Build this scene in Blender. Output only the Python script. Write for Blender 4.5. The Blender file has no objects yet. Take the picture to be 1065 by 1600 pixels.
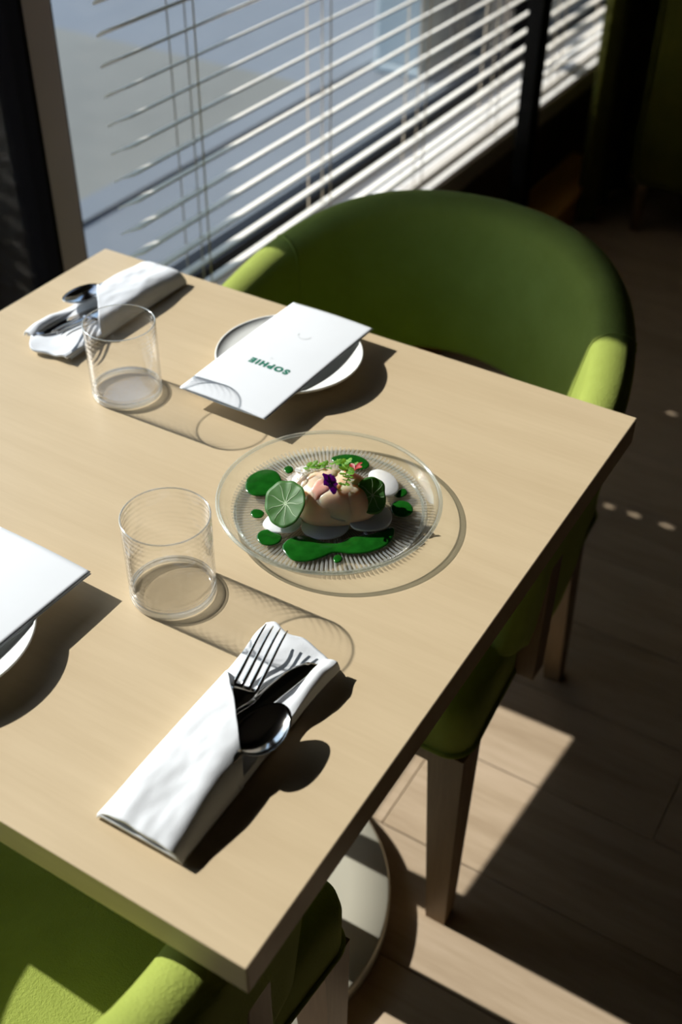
import bpy, bmesh, math, random
from mathutils import Vector, Matrix, noise

S = bpy.context.scene
COL = S.collection
PI = math.pi
random.seed(7)

# ------------------------------------------------------------------ camera
CAM_POS = (1.0507, -1.1006, 1.5)
FPX = 1771.9
cam_d = bpy.data.cameras.new('camera')
cam_d.sensor_fit = 'VERTICAL'
cam_d.sensor_height = 36.0
cam_d.sensor_width = 24.0
cam_d.lens = FPX / 1600 * 36.0
cam_d.clip_start = 0.02
cam = bpy.data.objects.new('camera', cam_d)
COL.objects.link(cam)
def cam_axes(yaw, pitch, roll):
    fw = Vector((math.cos(pitch) * math.cos(yaw), math.cos(pitch) * math.sin(yaw), -math.sin(pitch)))
    r = Vector((math.sin(yaw), -math.cos(yaw), 0))
    u = r.cross(fw)
    return r * math.cos(roll) + u * math.sin(roll), -r * math.sin(roll) + u * math.cos(roll), fw
_r, _u, _f = cam_axes(math.radians(120.7106), math.radians(39.7719), math.radians(0.7732))
cam.matrix_world = Matrix(((_r.x, _u.x, -_f.x, CAM_POS[0]), (_r.y, _u.y, -_f.y, CAM_POS[1]),
                           (_r.z, _u.z, -_f.z, CAM_POS[2]), (0, 0, 0, 1)))
cam_d.dof.use_dof = True
cam_d.dof.focus_distance = 1.10
cam_d.dof.aperture_fstop = 4.0
S.camera = cam

# ------------------------------------------------------------------ light
SUN_TAN = 0.62                  # 32 degrees above the horizon, straight in through the window
SUN_SLOPE = 0.022
w = bpy.data.worlds.new('sky')
S.world = w
w.use_nodes = True
nt = w.node_tree
bg = nt.nodes['Background']
sky = nt.nodes.new('ShaderNodeTexSky')
sky.sky_type = 'HOSEK_WILKIE'
sky.turbidity = 3.0
sky.ground_albedo = 0.2
sky.sun_direction = Vector((-1, -SUN_SLOPE, SUN_TAN)).normalized()
nt.links.new(sky.outputs[0], bg.inputs[0])
bg.inputs[1].default_value = 9.0
sun_d = bpy.data.lights.new('sun', 'SUN')
sun_d.energy = 7.2
sun_d.angle = math.radians(0.55)
sun_d.color = (1.0, 0.965, 0.90)
sun = bpy.data.objects.new('sun', sun_d)
COL.objects.link(sun)
sun.location = (-4, 0, 4)
sun.rotation_euler = Vector((1, SUN_SLOPE, -SUN_TAN)).to_track_quat('-Z', 'Y').to_euler()

S.view_settings.view_transform = 'Standard'
S.view_settings.look = 'None'
S.view_settings.exposure = 0.0
S.view_settings.gamma = 1.0
S.view_settings.use_curve_mapping = False
S.cycles.max_bounces = 16
S.cycles.transparent_max_bounces = 32
S.cycles.sample_clamp_indirect = 6.0

# ------------------------------------------------------------------ materials
def new_mat(name):
    m = bpy.data.materials.new(name)
    m.use_nodes = True
    return m, m.node_tree, m.node_tree.nodes['Principled BSDF']

def ramp(nt, cols):
    r = nt.nodes.new('ShaderNodeValToRGB')
    el = r.color_ramp.elements
    while len(el) < len(cols):
        el.new(0.5)
    for e, (p, c) in zip(el, cols):
        e.position = p
        e.color = (*c, 1)
    return r

def coords(nt, scale, kind='Object', rot=(0, 0, 0)):
    tc = nt.nodes.new('ShaderNodeTexCoord')
    mp = nt.nodes.new('ShaderNodeMapping')
    mp.inputs['Scale'].default_value = scale
    mp.inputs['Rotation'].default_value = rot
    nt.links.new(tc.outputs[kind], mp.inputs[0])
    return mp.outputs[0]

def nz(nt, vec, scale, detail=4, rough=0.5, dist=0.0):
    n = nt.nodes.new('ShaderNodeTexNoise')
    n.inputs['Scale'].default_value = scale
    n.inputs['Detail'].default_value = detail
    n.inputs['Roughness'].default_value = rough
    n.inputs['Distortion'].default_value = dist
    nt.links.new(vec, n.inputs['Vector'])
    return n.outputs[0]

def bump(nt, bsdf, h, strength, dist):
    b = nt.nodes.new('ShaderNodeBump')
    b.inputs['Strength'].default_value = strength
    b.inputs['Distance'].default_value = dist
    nt.links.new(h, b.inputs['Height'])
    nt.links.new(b.outputs[0], bsdf.inputs['Normal'])

def plain(name, col, rough=0.5, metal=0.0, spec=0.5, var=0.0, vscale=20, bmp=0.0, bscale=200, bdist=0.001, **kw):
    m, nt, b = new_mat(name)
    b.inputs['Roughness'].default_value = rough
    b.inputs['Metallic'].default_value = metal
    b.inputs['Specular IOR Level'].default_value = spec
    b.inputs['Base Color'].default_value = (*col, 1)
    v = coords(nt, (1, 1, 1))
    if var:
        n = nz(nt, v, vscale)
        r = ramp(nt, [(0.3, tuple(c * (1 - var) for c in col)), (0.7, tuple(min(1, c * (1 + var)) for c in col))])
        nt.links.new(n, r.inputs[0])
        nt.links.new(r.outputs[0], b.inputs['Base Color'])
    if bmp:
        bump(nt, b, nz(nt, v, bscale, 3), bmp, bdist)
    for k, x in kw.items():
        b.inputs[k].default_value = x
    return m

def wood(name, c1, c2, c3, scale=(1.2, 22, 22), rough=0.45, spec=0.4, kind='Object', ring=True, rnd=False):
    m, nt, b = new_mat(name)
    tc = nt.nodes.new('ShaderNodeTexCoord')
    mp = nt.nodes.new('ShaderNodeMapping')
    mp.inputs['Scale'].default_value = scale
    nt.links.new(tc.outputs[kind], mp.inputs[0])
    if rnd:
        oi = nt.nodes.new('ShaderNodeObjectInfo')
        mul = nt.nodes.new('ShaderNodeVectorMath'); mul.operation = 'MULTIPLY'
        cmb = nt.nodes.new('ShaderNodeCombineXYZ')
        for i in range(3):
            nt.links.new(oi.outputs['Random'], cmb.inputs[i])
        mul.inputs[1].default_value = (37, 53, 11)
        nt.links.new(cmb.outputs[0], mul.inputs[0])
        nt.links.new(mul.outputs[0], mp.inputs['Location'])
    v = mp.outputs[0]
    n1 = nz(nt, v, 1.0, 6, 0.6, 0.6)
    n2 = nz(nt, v, 6.0, 3, 0.6)
    mx = nt.nodes.new('ShaderNodeMix')
    mx.inputs[0].default_value = 0.35
    nt.links.new(n1, mx.inputs[2]); nt.links.new(n2, mx.inputs[3])
    r = ramp(nt, [(0.34, c1), (0.5, c2), (0.66, c3)])
    nt.links.new(mx.outputs[0], r.inputs[0])
    out = r.outputs[0]
    if rnd:
        hsv = nt.nodes.new('ShaderNodeHueSaturation')
        mr = nt.nodes.new('ShaderNodeMapRange')
        mr.inputs[3].default_value = 0.88; mr.inputs[4].default_value = 1.12
        nt.links.new(oi.outputs['Random'], mr.inputs[0])
        nt.links.new(mr.outputs[0], hsv.inputs['Value'])
        nt.links.new(out, hsv.inputs['Color'])
        out = hsv.outputs[0]
    nt.links.new(out, b.inputs['Base Color'])
    b.inputs['Roughness'].default_value = rough
    b.inputs['Specular IOR Level'].default_value = spec
    bump(nt, b, n2, 0.08, 0.001)
    return m

def velvet(name, col, dark):
    m, nt, b = new_mat(name)
    v = coords(nt, (1, 1, 1))
    n = nz(nt, v, 14, 5, 0.65)
    r = ramp(nt, [(0.3, dark), (0.7, col)])
    nt.links.new(n, r.inputs[0])
    nt.links.new(r.outputs[0], b.inputs['Base Color'])
    b.inputs['Roughness'].default_value = 0.85
    b.inputs['Specular IOR Level'].default_value = 0.1
    b.inputs['Sheen Weight'].default_value = 0.35
    b.inputs['Sheen Roughness'].default_value = 0.4
    b.inputs['Sheen Tint'].default_value = (0.75, 0.9, 0.35, 1)
    bump(nt, b, nz(nt, v, 380, 3, 0.75), 0.6, 0.0022)
    return m

def thin_glass(name, tint=(1, 1, 1), f0=0.04, refr=0.0, ior=1.45, power=5.0, rough=0.0, wave=False, glint=0.0):
    """clear glass: straight-through transmission with Fresnel-like reflection, plus a share of refraction"""
    m = bpy.data.materials.new(name)
    m.use_nodes = True
    nt = m.node_tree
    nt.nodes.clear()
    out = nt.nodes.new('ShaderNodeOutputMaterial')
    lw = nt.nodes.new('ShaderNodeLayerWeight')
    lw.inputs[0].default_value = 0.5
    pw = nt.nodes.new('ShaderNodeMath'); pw.operation = 'POWER'; pw.inputs[1].default_value = power
    nt.links.new(lw.outputs['Facing'], pw.inputs[0])
    ma = nt.nodes.new('ShaderNodeMath'); ma.operation = 'MULTIPLY_ADD'
    ma.inputs[1].default_value = 1 - f0; ma.inputs[2].default_value = f0
    nt.links.new(pw.outputs[0], ma.inputs[0])
    if wave:                                  # glass waviness, added to imitate caustic ring lines in the cast shadow
        v = coords(nt, (1, 1, 1))
        wv = nt.nodes.new('ShaderNodeTexWave'); wv.bands_direction = 'Z'
        wv.inputs['Scale'].default_value = 55; wv.inputs['Distortion'].default_value = 5.0; wv.inputs['Detail Scale'].default_value = 0.6
        nt.links.new(v, wv.inputs['Vector'])
        bp = nt.nodes.new('ShaderNodeBump'); bp.inputs['Strength'].default_value = 0.5; bp.inputs['Distance'].default_value = 0.0010
        nt.links.new(wv.outputs[0], bp.inputs['Height']); nt.links.new(bp.outputs[0], lw.inputs['Normal'])
    tr = nt.nodes.new('ShaderNodeBsdfTransparent'); tr.inputs[0].default_value = (*tint, 1)
    gl = nt.nodes.new('ShaderNodeBsdfGlossy'); gl.inputs['Roughness'].default_value = rough
    mix = nt.nodes.new('ShaderNodeMixShader')
    nt.links.new(ma.outputs[0], mix.inputs[0]); nt.links.new(tr.outputs[0], mix.inputs[1]); nt.links.new(gl.outputs[0], mix.inputs[2])
    last = mix
    if refr:
        g = nt.nodes.new('ShaderNodeBsdfGlass'); g.inputs['IOR'].default_value = ior
        g.inputs['Color'].default_value = (*tint, 1); g.inputs['Roughness'].default_value = rough
        m2 = nt.nodes.new('ShaderNodeMixShader'); m2.inputs[0].default_value = refr
        nt.links.new(mix.outputs[0], m2.inputs[1]); nt.links.new(g.outputs[0], m2.inputs[2])
        last = m2
    if glint:  # white diffuse share stands in for bright reflections on ribs, rim and lips
        df = nt.nodes.new('ShaderNodeBsdfTranslucent'); df.inputs[0].default_value = (0.9, 0.92, 0.9, 1)
        d2 = nt.nodes.new('ShaderNodeBsdfDiffuse'); d2.inputs[0].default_value = (0.9, 0.92, 0.9, 1)
        m4 = nt.nodes.new('ShaderNodeMixShader'); m4.inputs[0].default_value = 0.5
        nt.links.new(df.outputs[0], m4.inputs[1]); nt.links.new(d2.outputs[0], m4.inputs[2])
        m3 = nt.nodes.new('ShaderNodeMixShader'); m3.inputs[0].default_value = glint
        nt.links.new(last.outputs[0], m3.inputs[1]); nt.links.new(m4.outputs[0], m3.inputs[2])
        last = m3
    nt.links.new(last.outputs[0], out.inputs[0])
    return m

M = {}
M['table'] = wood('pale_oak_top', (0.53, 0.415, 0.262), (0.56, 0.443, 0.284), (0.59, 0.47, 0.305), scale=(2.2, 30, 30), rough=0.42, spec=0.35)
M['leg'] = wood('oak_leg', (0.20, 0.13, 0.065), (0.25, 0.165, 0.085), (0.31, 0.21, 0.11), scale=(26, 26, 2), rough=0.5)
M['floor'] = wood('oak_floor', (0.40, 0.30, 0.20), (0.48, 0.37, 0.255), (0.55, 0.43, 0.31), scale=(1.6, 14, 14), rough=0.5, spec=0.3, rnd=True)
M['velvet'] = velvet('green_velvet', (0.315, 0.375, 0.082), (0.265, 0.32, 0.062))
M['olive'] = velvet('olive_fabric', (0.085, 0.08, 0.008), (0.06, 0.058, 0.006))
M['cream'] = plain('brushed_steel', (0.74, 0.71, 0.58), 0.36, metal=0.35, var=0.05, vscale=6, Anisotropic=0.6)
M['black_metal'] = plain('black_metal', (0.006, 0.006, 0.007), 0.5, spec=0.15, bmp=0.1)
M['brown_frame'] = plain('bronze_frame', (0.15, 0.10, 0.075), 0.45, var=0.08, vscale=4)
M['gasket'] = plain('rubber_gasket', (0.006, 0.005, 0.005), 0.8, spec=0.0)
M['sill'] = plain('white_sill', (0.78, 0.77, 0.75), 0.35, var=0.03)
M['sill_edge'] = plain('sill_edge', (0.60, 0.52, 0.45), 0.5, var=0.05)
M['slat'] = plain('cream_slat', (0.66, 0.62, 0.56), 0.45, var=0.04, vscale=3)
M['cord'] = plain('blind_cord', (0.62, 0.54, 0.44), 0.8)
M['wall'] = plain('dark_plaster', (0.05, 0.042, 0.035), 0.9, var=0.1, vscale=3, bmp=0.1)
M['wall_under'] = plain('brown_panel', (0.09, 0.06, 0.035), 0.7, var=0.1, vscale=3)
M['ceiling'] = plain('ceiling_paint', (0.10, 0.09, 0.08), 0.9, var=0.05)
M['orange_wood'] = wood('amber_wood', (0.72, 0.33, 0.06), (0.80, 0.40, 0.08), (0.86, 0.45, 0.10), scale=(26, 2, 26), rough=0.4)
M['china'] = plain('white_china', (0.85, 0.86, 0.83), 0.12, spec=0.5, var=0.01)
M['paper'] = plain('white_paper', (0.76, 0.79, 0.83), 0.7, spec=0.2, var=0.01, bmp=0.03)
M['ink_green'] = plain('green_ink', (0.0, 0.16, 0.10), 0.6)
M['ink_grey'] = plain('pale_grey_ink', (0.62, 0.65, 0.66), 0.6)
M['linen'] = plain('white_linen', (0.74, 0.77, 0.81), 0.9, spec=0.1, var=0.02, vscale=60, bmp=0.25, bscale=900, bdist=0.0006)
M['steel'] = plain('polished_steel', (0.62, 0.60, 0.58), 0.09, metal=1.0, var=0.04, vscale=30)
M['glass'] = thin_glass('tumbler_glass', (0.995, 0.995, 0.995), 0.028, 0.0, power=4.0, wave=True)
M['glass_base'] = thin_glass('tumbler_base_glass', (0.99, 0.992, 0.992), 0.05, 0.12, power=3.5, rough=0.06)
M['glass_lip'] = thin_glass('tumbler_lip_glass', (0.97, 0.98, 0.98), 0.22, 0.0, power=2.0, rough=0.12, glint=0.15)
M['plate_glass'] = thin_glass('plate_glass', (0.985, 0.995, 0.99), 0.03, 0.04, power=4)
M['plate_rim'] = thin_glass('plate_rim_glass', (0.95, 0.99, 0.985), 0.10, 0.25, power=3, rough=0.10, glint=0.10)
M['rib_glass'] = thin_glass('plate_rib_glass', (0.99, 0.99, 0.99), 0.05, 0.06, power=3.5, rough=0.16, glint=0.16)
M['pane'] = thin_glass('window_glass', (0.98, 0.985, 0.985), 0.008, 0.0, power=7)

# ------------------------------------------------------------------ mesh helpers
def link(o, parent=None):
    COL.objects.link(o)
    if parent is not None:
        o.parent = parent
    return o

def mesh_obj(name, verts, faces, mat, parent=None, smooth=False, loc=None, recalc=True):
    me = bpy.data.meshes.new(name)
    me.from_pydata([tuple(v) for v in verts], [], faces)
    if recalc:
        bm = bmesh.new(); bm.from_mesh(me)
        bmesh.ops.recalc_face_normals(bm, faces=bm.faces)
        bm.to_mesh(me); bm.free()
    me.update()
    if smooth:
        for p in me.polygons:
            p.use_smooth = True
    me.materials.append(M[mat] if isinstance(mat, str) else mat)
    o = bpy.data.objects.new(name, me)
    if loc is not None:
        o.location = loc
    return link(o, parent)

def box_bm(x0, x1, y0, y1, z0, z1, bev=0.0, seg=2):
    bm = bmesh.new()
    bmesh.ops.create_cube(bm, size=1)
    for v in bm.verts:
        v.co = Vector(((x0 + x1) / 2 + v.co.x * (x1 - x0), (y0 + y1) / 2 + v.co.y * (y1 - y0), (z0 + z1) / 2 + v.co.z * (z1 - z0)))
    if bev:
        bmesh.ops.bevel(bm, geom=bm.edges[:], offset=bev, segments=seg, affect='EDGES', profile=0.5)
    return bm

def bm_obj(name, bm, mat, parent=None, smooth=False, loc=None):
    me = bpy.data.meshes.new(name)
    bm.to_mesh(me); bm.free()
    if smooth:
        for p in me.polygons:
            p.use_smooth = True
    me.materials.append(M[mat] if isinstance(mat, str) else mat)
    o = bpy.data.objects.new(name, me)
    if loc is not None:
        o.location = loc
    return link(o, parent)

def box(name, x0, x1, y0, y1, z0, z1, mat, parent=None, bev=0.0, seg=2, smooth=False):
    return bm_obj(name, box_bm(x0, x1, y0, y1, z0, z1, bev, seg), mat, parent, smooth)

def lathe(name, prof, mat, parent=None, n=96, closed=False, smooth=True, center=(0, 0, 0)):
    """prof: list of (r, z); r==0 ends become poles"""
    vs, fs, rings = [], [], []
    for r, z in prof:
        if r < 1e-7:
            rings.append([len(vs)]); vs.append((center[0], center[1], center[2] + z))
        else:
            ring = []
            for k in range(n):
                a = 2 * PI * k / n
                ring.append(len(vs)); vs.append((center[0] + r * math.cos(a), center[1] + r * math.sin(a), center[2] + z))
            rings.append(ring)
    prs = list(zip(rings, rings[1:]))
    if closed:
        prs.append((rings[-1], rings[0]))
    for a, b in prs:
        for k in range(n):
            k2 = (k + 1) % n
            if len(a) == 1 and len(b) > 1:
                fs.append((a[0], b[k], b[k2]))
            elif len(b) == 1 and len(a) > 1:
                fs.append((a[k2], a[k], b[0]))
            elif len(a) > 1:
                fs.append((a[k], a[k2], b[k2], b[k]))
    return mesh_obj(name, vs, fs, mat, parent, smooth)

def tube(name, pts, rad, mat, parent=None, n=8, smooth=True, closed=False):
    pts = [Vector(p) for p in pts]
    vs, fs = [], []
    up = Vector((0, 0, 1))
    N = len(pts)
    for i, p in enumerate(pts):
        a = pts[max(0, i - 1)]; b = pts[min(N - 1, i + 1)]
        t = (b - a).normalized()
        u = up.cross(t)
        if u.length < 1e-4:
            u = Vector((1, 0, 0)).cross(t)
        u.normalize(); v = t.cross(u)
        r = rad[i] if isinstance(rad, (list, tuple)) else rad
        for k in range(n):
            ang = 2 * PI * k / n
            vs.append(p + u * (r * math.cos(ang)) + v * (r * math.sin(ang)))
    for i in range(N - 1):
        for k in range(n):
            k2 = (k + 1) % n
            fs.append((i * n + k, i * n + k2, (i + 1) * n + k2, (i + 1) * n + k))
    fs.append(tuple(range(n))[::-1]); fs.append(tuple((N - 1) * n + k for k in range(n)))
    return mesh_obj(name, vs, fs, mat, parent, smooth)

def loft(name, rings, mat, parent=None, smooth=True, caps=True, closed_ring=True):
    vs = [v for r in rings for v in r]
    n = len(rings[0])
    fs = []
    for i in range(len(rings) - 1):
        for k in range(n if closed_ring else n - 1):
            k2 = (k + 1) % n
            fs.append((i * n + k, i * n + k2, (i + 1) * n + k2, (i + 1) * n + k))
    if caps and closed_ring:
        fs.append(tuple(range(n))[::-1]); fs.append(tuple((len(rings) - 1) * n + k for k in range(n)))
    return mesh_obj(name, vs, fs, mat, parent, smooth)

def sheet(name, nu, nv, f, thick, mat, parent=None, smooth=True):
    """a cloth/paper sheet: f(u,v) -> Vector, thickness downwards along z"""
    vs, fs = [], []
    for j in range(nv + 1):
        for i in range(nu + 1):
            vs.append(Vector(f(i / nu, j / nv)))
    K = len(vs)
    t = thick
    vs += [v - Vector((0, 0, t)) for v in vs]
    W = nu + 1
    for j in range(nv):
        for i in range(nu):
            a = j * W + i
            fs.append((a, a + 1, a + W + 1, a + W))
            fs.append((K + a, K + a + W, K + a + W + 1, K + a + 1))
    for i in range(nu):
        fs.append((i, K + i, K + i + 1, i + 1)); a = nv * W + i
        fs.append((a, a + 1, K + a + 1, K + a))
    for j in range(nv):
        a = j * W
        fs.append((a, a + W, K + a + W, K + a)); a = j * W + nu
        fs.append((a, K + a, K + a + W, a + W))
    return mesh_obj(name, vs, fs, mat, parent, smooth)

def thing(name, label, cat, loc=(0, 0, 0), rz=0.0, group=None):
    o = bpy.data.objects.new(name, None)
    o.empty_display_size = 0.05
    o.location = loc
    o.rotation_euler = (0, 0, rz)
    link(o)
    return tag(o, label, cat, group)

def tag(o, label, cat, group=None):
    o['label'] = label; o['category'] = cat
    if group:
        o['group'] = group
    return o

def struct(o, label=None):
    o['kind'] = 'structure'
    if label:
        o['label'] = label
    return o

def copy_tree(o, parent=None):
    c = o.copy()
    COL.objects.link(c)
    c.parent = parent
    for ch in list(o.children):
        copy_tree(ch, c)
    return c

def sm(a, b, x):
    t = max(0.0, min(1.0, (x - a) / (b - a)))
    return t * t * (3 - 2 * t)

def lerp(a, b, t):
    return a + (b - a) * t

# ------------------------------------------------------------------ room
ZT = 0.75                        # table top height
X0, X1, Y0, Y1, ZC = -0.25, 3.6, -3.2, 4.4, 2.8
SILL_Z = 0.386
WIN_Y0, WIN_Y1, WIN_Z1 = -1.40, 3.2, 1.52

floor = struct(box('floor', X0 - 0.1, X1 + 0.1, Y0 - 0.1, Y1 + 0.1, -0.12, -0.012, 'floor'))
# oak planks, laid from the window into the room
PW, PL = 0.19, 1.75
pm = None
rows = int((Y1 - Y0) / PW) + 1
for j in range(rows):
    y = -0.163 + (j - 16) * PW
    if y + PW < Y0 or y > Y1:
        continue
    off = (0.727 if j == 16 else random.uniform(0, PL)) % PL
    x = X0 + 0.1 + off - PL
    while x < X1:
        xa, xb = max(x, -0.12), min(x + PL, X1)
        if xb - xa > 0.05:
            full = abs((xb - xa) - PL) < 1e-4
            if full and pm:
                p = bpy.data.objects.new('plank', pm); link(p, floor)
                p.location = (xa, y, 0)
            else:
                p = bm_obj('plank', box_bm(0, xb - xa - 0.0015, 0, PW - 0.0015, -0.0125, 0, 0.0008, 1), 'floor', floor, loc=(xa, y, 0))
                if full:
                    pm = p.data
        x += PL

struct(box('ceiling', X0 - 0.1, X1 + 0.1, Y0 - 0.1, Y1 + 0.1, ZC, ZC + 0.1, 'ceiling'))
struct(box('wall_right', X1, X1 + 0.1, Y0 - 0.1, Y1 + 0.1, 0, ZC, 'wall'))
struct(box('wall_back', X0 - 0.1, X1, Y1, Y1 + 0.1, 0, ZC, 'wall'))
struct(box('wall_front', X0 - 0.1, X1, Y0 - 0.1, Y0, 0, ZC, 'wall'))
# window wall: low wall, pier ends and head
wl = struct(box('wall_left', -0.30, -0.12, Y0, Y1, -0.02, SILL_Z - 0.055, 'wall_under'))
box('wall_pier', -0.30, -0.12, Y0, WIN_Y0, SILL_Z - 0.055, ZC, 'wall', wl)  # out of view; extended over the window's near end to cut sky light
box('wall_pier', -0.30, -0.12, WIN_Y1, Y1, SILL_Z - 0.055, ZC, 'wall', wl)
box('wall_head', -0.30, -0.12, WIN_Y0, WIN_Y1, WIN_Z1, ZC, 'wall', wl)  # out of view; brought down low to cut sun and sky light indoors
# sill
sl = struct(box('trim_1', -0.235, -0.064, WIN_Y0, WIN_Y1, SILL_Z - 0.05, SILL_Z, 'sill', bev=0.003), 'white window sill')
box('sill_front', -0.063, -0.058, WIN_Y0, WIN_Y1, SILL_Z - 0.055, SILL_Z - 0.004, 'sill_edge', sl, bev=0.001)
# low wooden ledge along the foot of the window wall
struct(box('baseboard_left', -0.12, 0.02, WIN_Y0, 2.28, 0, 0.085, 'orange_wood', bev=0.004), 'amber wooden ledge along the foot of the window wall')

# window frames and panes
def window(idx, ya, yb):
    """a fixed pane between two mullions; ya, yb are the clear glass limits"""
    f = struct(box('window_%d' % idx, -0.30, -0.235, ya, yb, SILL_Z - 0.02, SILL_Z + 0.035, 'black_metal', bev=0.002))
    box('head_rail', -0.30, -0.235, ya, yb, WIN_Z1 - 0.05, WIN_Z1, 'black_metal', f, bev=0.002)
    box('gasket', -0.29, -0.238, ya, ya + 0.008, SILL_Z + 0.035, WIN_Z1 - 0.05, 'gasket', f)
    box('gasket', -0.29, -0.238, yb - 0.008, yb, SILL_Z + 0.035, WIN_Z1 - 0.05, 'gasket', f)
    box('pane', -0.264, -0.258, ya + 0.008, yb - 0.008, SILL_Z + 0.035, WIN_Z1 - 0.05, 'pane', f)
    return f
MUL = [(-1.40, -1.33), (0.136, 0.196), (2.08, 2.15), (3.13, 3.2)]
for k, (a, b) in enumerate(MUL):
    t = struct(box('trim_%d' % (k + 2), -0.31, -0.232, a, b, SILL_Z - 0.02, WIN_Z1, 'brown_frame', bev=0.002), 'brown vertical window mullion')
    if k == 1:
        box('edge_strip', -0.30, -0.229, a - 0.009, a - 0.0005, SILL_Z, WIN_Z1, 'gasket', t)
for k in range(3):
    window(k + 1, MUL[k][1], MUL[k + 1][0])

# ------------------------------------------------------------------ outside
M['pave'] = plain('pale_paving', (0.13, 0.152, 0.175), 0.85, var=0.10, vscale=1.2, bmp=0.2, bscale=60, bdist=0.004)
M['road'] = plain('sandy_asphalt', (0.145, 0.150, 0.135), 0.9, var=0.12, vscale=1.5, bmp=0.2, bscale=90, bdist=0.004)
M['slate'] = plain('dark_slate', (0.05, 0.055, 0.065), 0.8, var=0.25, vscale=4, bmp=0.4, bscale=40, bdist=0.01)
M['pale_cyan'] = plain('pale_render', (0.45, 0.52, 0.54), 0.8, var=0.06, vscale=3)
M['dark_ext'] = plain('dark_cladding', (0.02, 0.02, 0.022), 0.6)
M['rust'] = plain('rust_timber', (0.20, 0.10, 0.07), 0.8)
GZ = -0.2
g = struct(box('ground', -14, -0.31, -10, 16, GZ - 0.2, GZ, 'pave'), 'pale blue grey paving outside the window')
box('asphalt_lane', -14, -1.55, -10, 3.0, GZ, GZ + 0.012, 'road', g)
box('kerb', -1.62, -1.50, -10, 3.6, GZ, GZ + 0.0125, 'pave', g)
box('drain_strip', -0.95, -0.31, -10, 16, GZ, GZ + 0.02, 'slate', g)
fp = struct(box('wall_pillar', -0.62, -0.50, 0.21, 0.43, GZ, 3.2, 'black_metal', bev=0.004), 'black outdoor facade pillar')
# ------------------------------------------------------------------ venetian blind
BX = -0.10
SLAT_Y0, SLAT_Y1 = 0.157, 2.70
PITCH = 0.0439
TILT = math.radians(27)
CORDS = [0.345, 0.745, 1.145, 1.545, 1.945, 2.345]
def slat_mesh():
    """one crowned slat with a routed cord hole at every cord"""
    W, nx = 0.05, 8
    xs = [W * (i / nx - 0.5) for i in range(nx + 1)]
    hw, hh = 0.0045, 0.0085                  # half width along the slat, half length across
    xs = sorted(set([round(x, 5) for x in xs] + [-hh, hh]))
    ys = [0.0]
    for c in CORDS:
        ys += [c - SLAT_Y0 - hw, c - SLAT_Y0 + hw]
    ys.append(SLAT_Y1 - SLAT_Y0)
    def zc(x): return 0.0022 * (1 - (x / (W / 2)) ** 2)
    vs, fs = [], []
    n = len(xs)
    for y in ys:
        for x in xs:
            # rounded ends
            vs.append((x, y, zc(x)))
    K = len(vs)
    vs += [(x, y, z - 0.0022) for x, y, z in vs]
    def hole(i, j):
        return j % 2 == 1 and xs[i] >= -hh - 1e-6 and xs[i + 1] <= hh + 1e-6
    cells = {(i, j) for j in range(len(ys) - 1) for i in range(n - 1) if not hole(i, j)}
    for i, j in cells:
        a = j * n + i
        fs.append((a, a + 1, a + n + 1, a + n))
        fs.append((K + a, K + a + n, K + a + n + 1, K + a + 1))
        for (di, dj, p, q) in ((-1, 0, a, a + n), (1, 0, a + 1, a + n + 1), (0, -1, a, a + 1), (0, 1, a + n, a + n + 1)):
            if (i + di, j + dj) not in cells:
                fs.append((p, q, K + q, K + p))
    # pull the corner vertices in for slightly rounded ends
    for idx, v in enumerate(vs):
        x, y, z = v
        if y < 1e-6:
            vs[idx] = (x, 0.010 * (abs(x) / 0.025) ** 3, z)
        elif abs(y - ys[-1]) < 1e-6:
            vs[idx] = (x, y - 0.010 * (abs(x) / 0.025) ** 3, z)
    return vs, fs
blind = thing('venetian_blind', 'cream horizontal slat blind hanging over the tall window', 'blind', (BX, SLAT_Y0, SILL_Z))
vs, fs = slat_mesh()
sm0 = None
Z_FIRST = 0.75 + 0.284 - 14 * PITCH - SILL_Z
k = 0
zz = Z_FIRST
while zz < 0.06:
    zz += PITCH
low = [0.047]  # extra lowest slat, added to stop a sun stripe leaking onto the floor
while zz < 0.97:
    low.append(zz)
    zz += PITCH
for zz in low:
    if sm0 is None:
        s = mesh_obj('slat', vs, fs, 'slat', blind, smooth=False); sm0 = s.data
    else:
        s = bpy.data.objects.new('slat', sm0); link(s, blind)
    s.location = (0, 0, zz)
    s.rotation_euler = (0, -TILT, 0)
box('bottom_rail', -0.022, 0.004, 0, SLAT_Y1 - SLAT_Y0, 0.0003, 0.008, 'slat', blind, bev=0.002)
box('head_rail', -0.03, 0.03, 0, SLAT_Y1 - SLAT_Y0, 1.00, 1.05, 'slat', blind, bev=0.002)
for c in CORDS:
    for dx in (-0.026, 0.026):
        tube('ladder_cord', [(dx, c - SLAT_Y0 - 0.011, 0.006), (dx, c - SLAT_Y0 - 0.011, 1.02)], 0.0013, 'cord', blind, 6)
    tube('lift_cord', [(0, c - SLAT_Y0, 0.012), (0, c - SLAT_Y0, 1.02)], 0.0011, 'cord', blind, 6)

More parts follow.
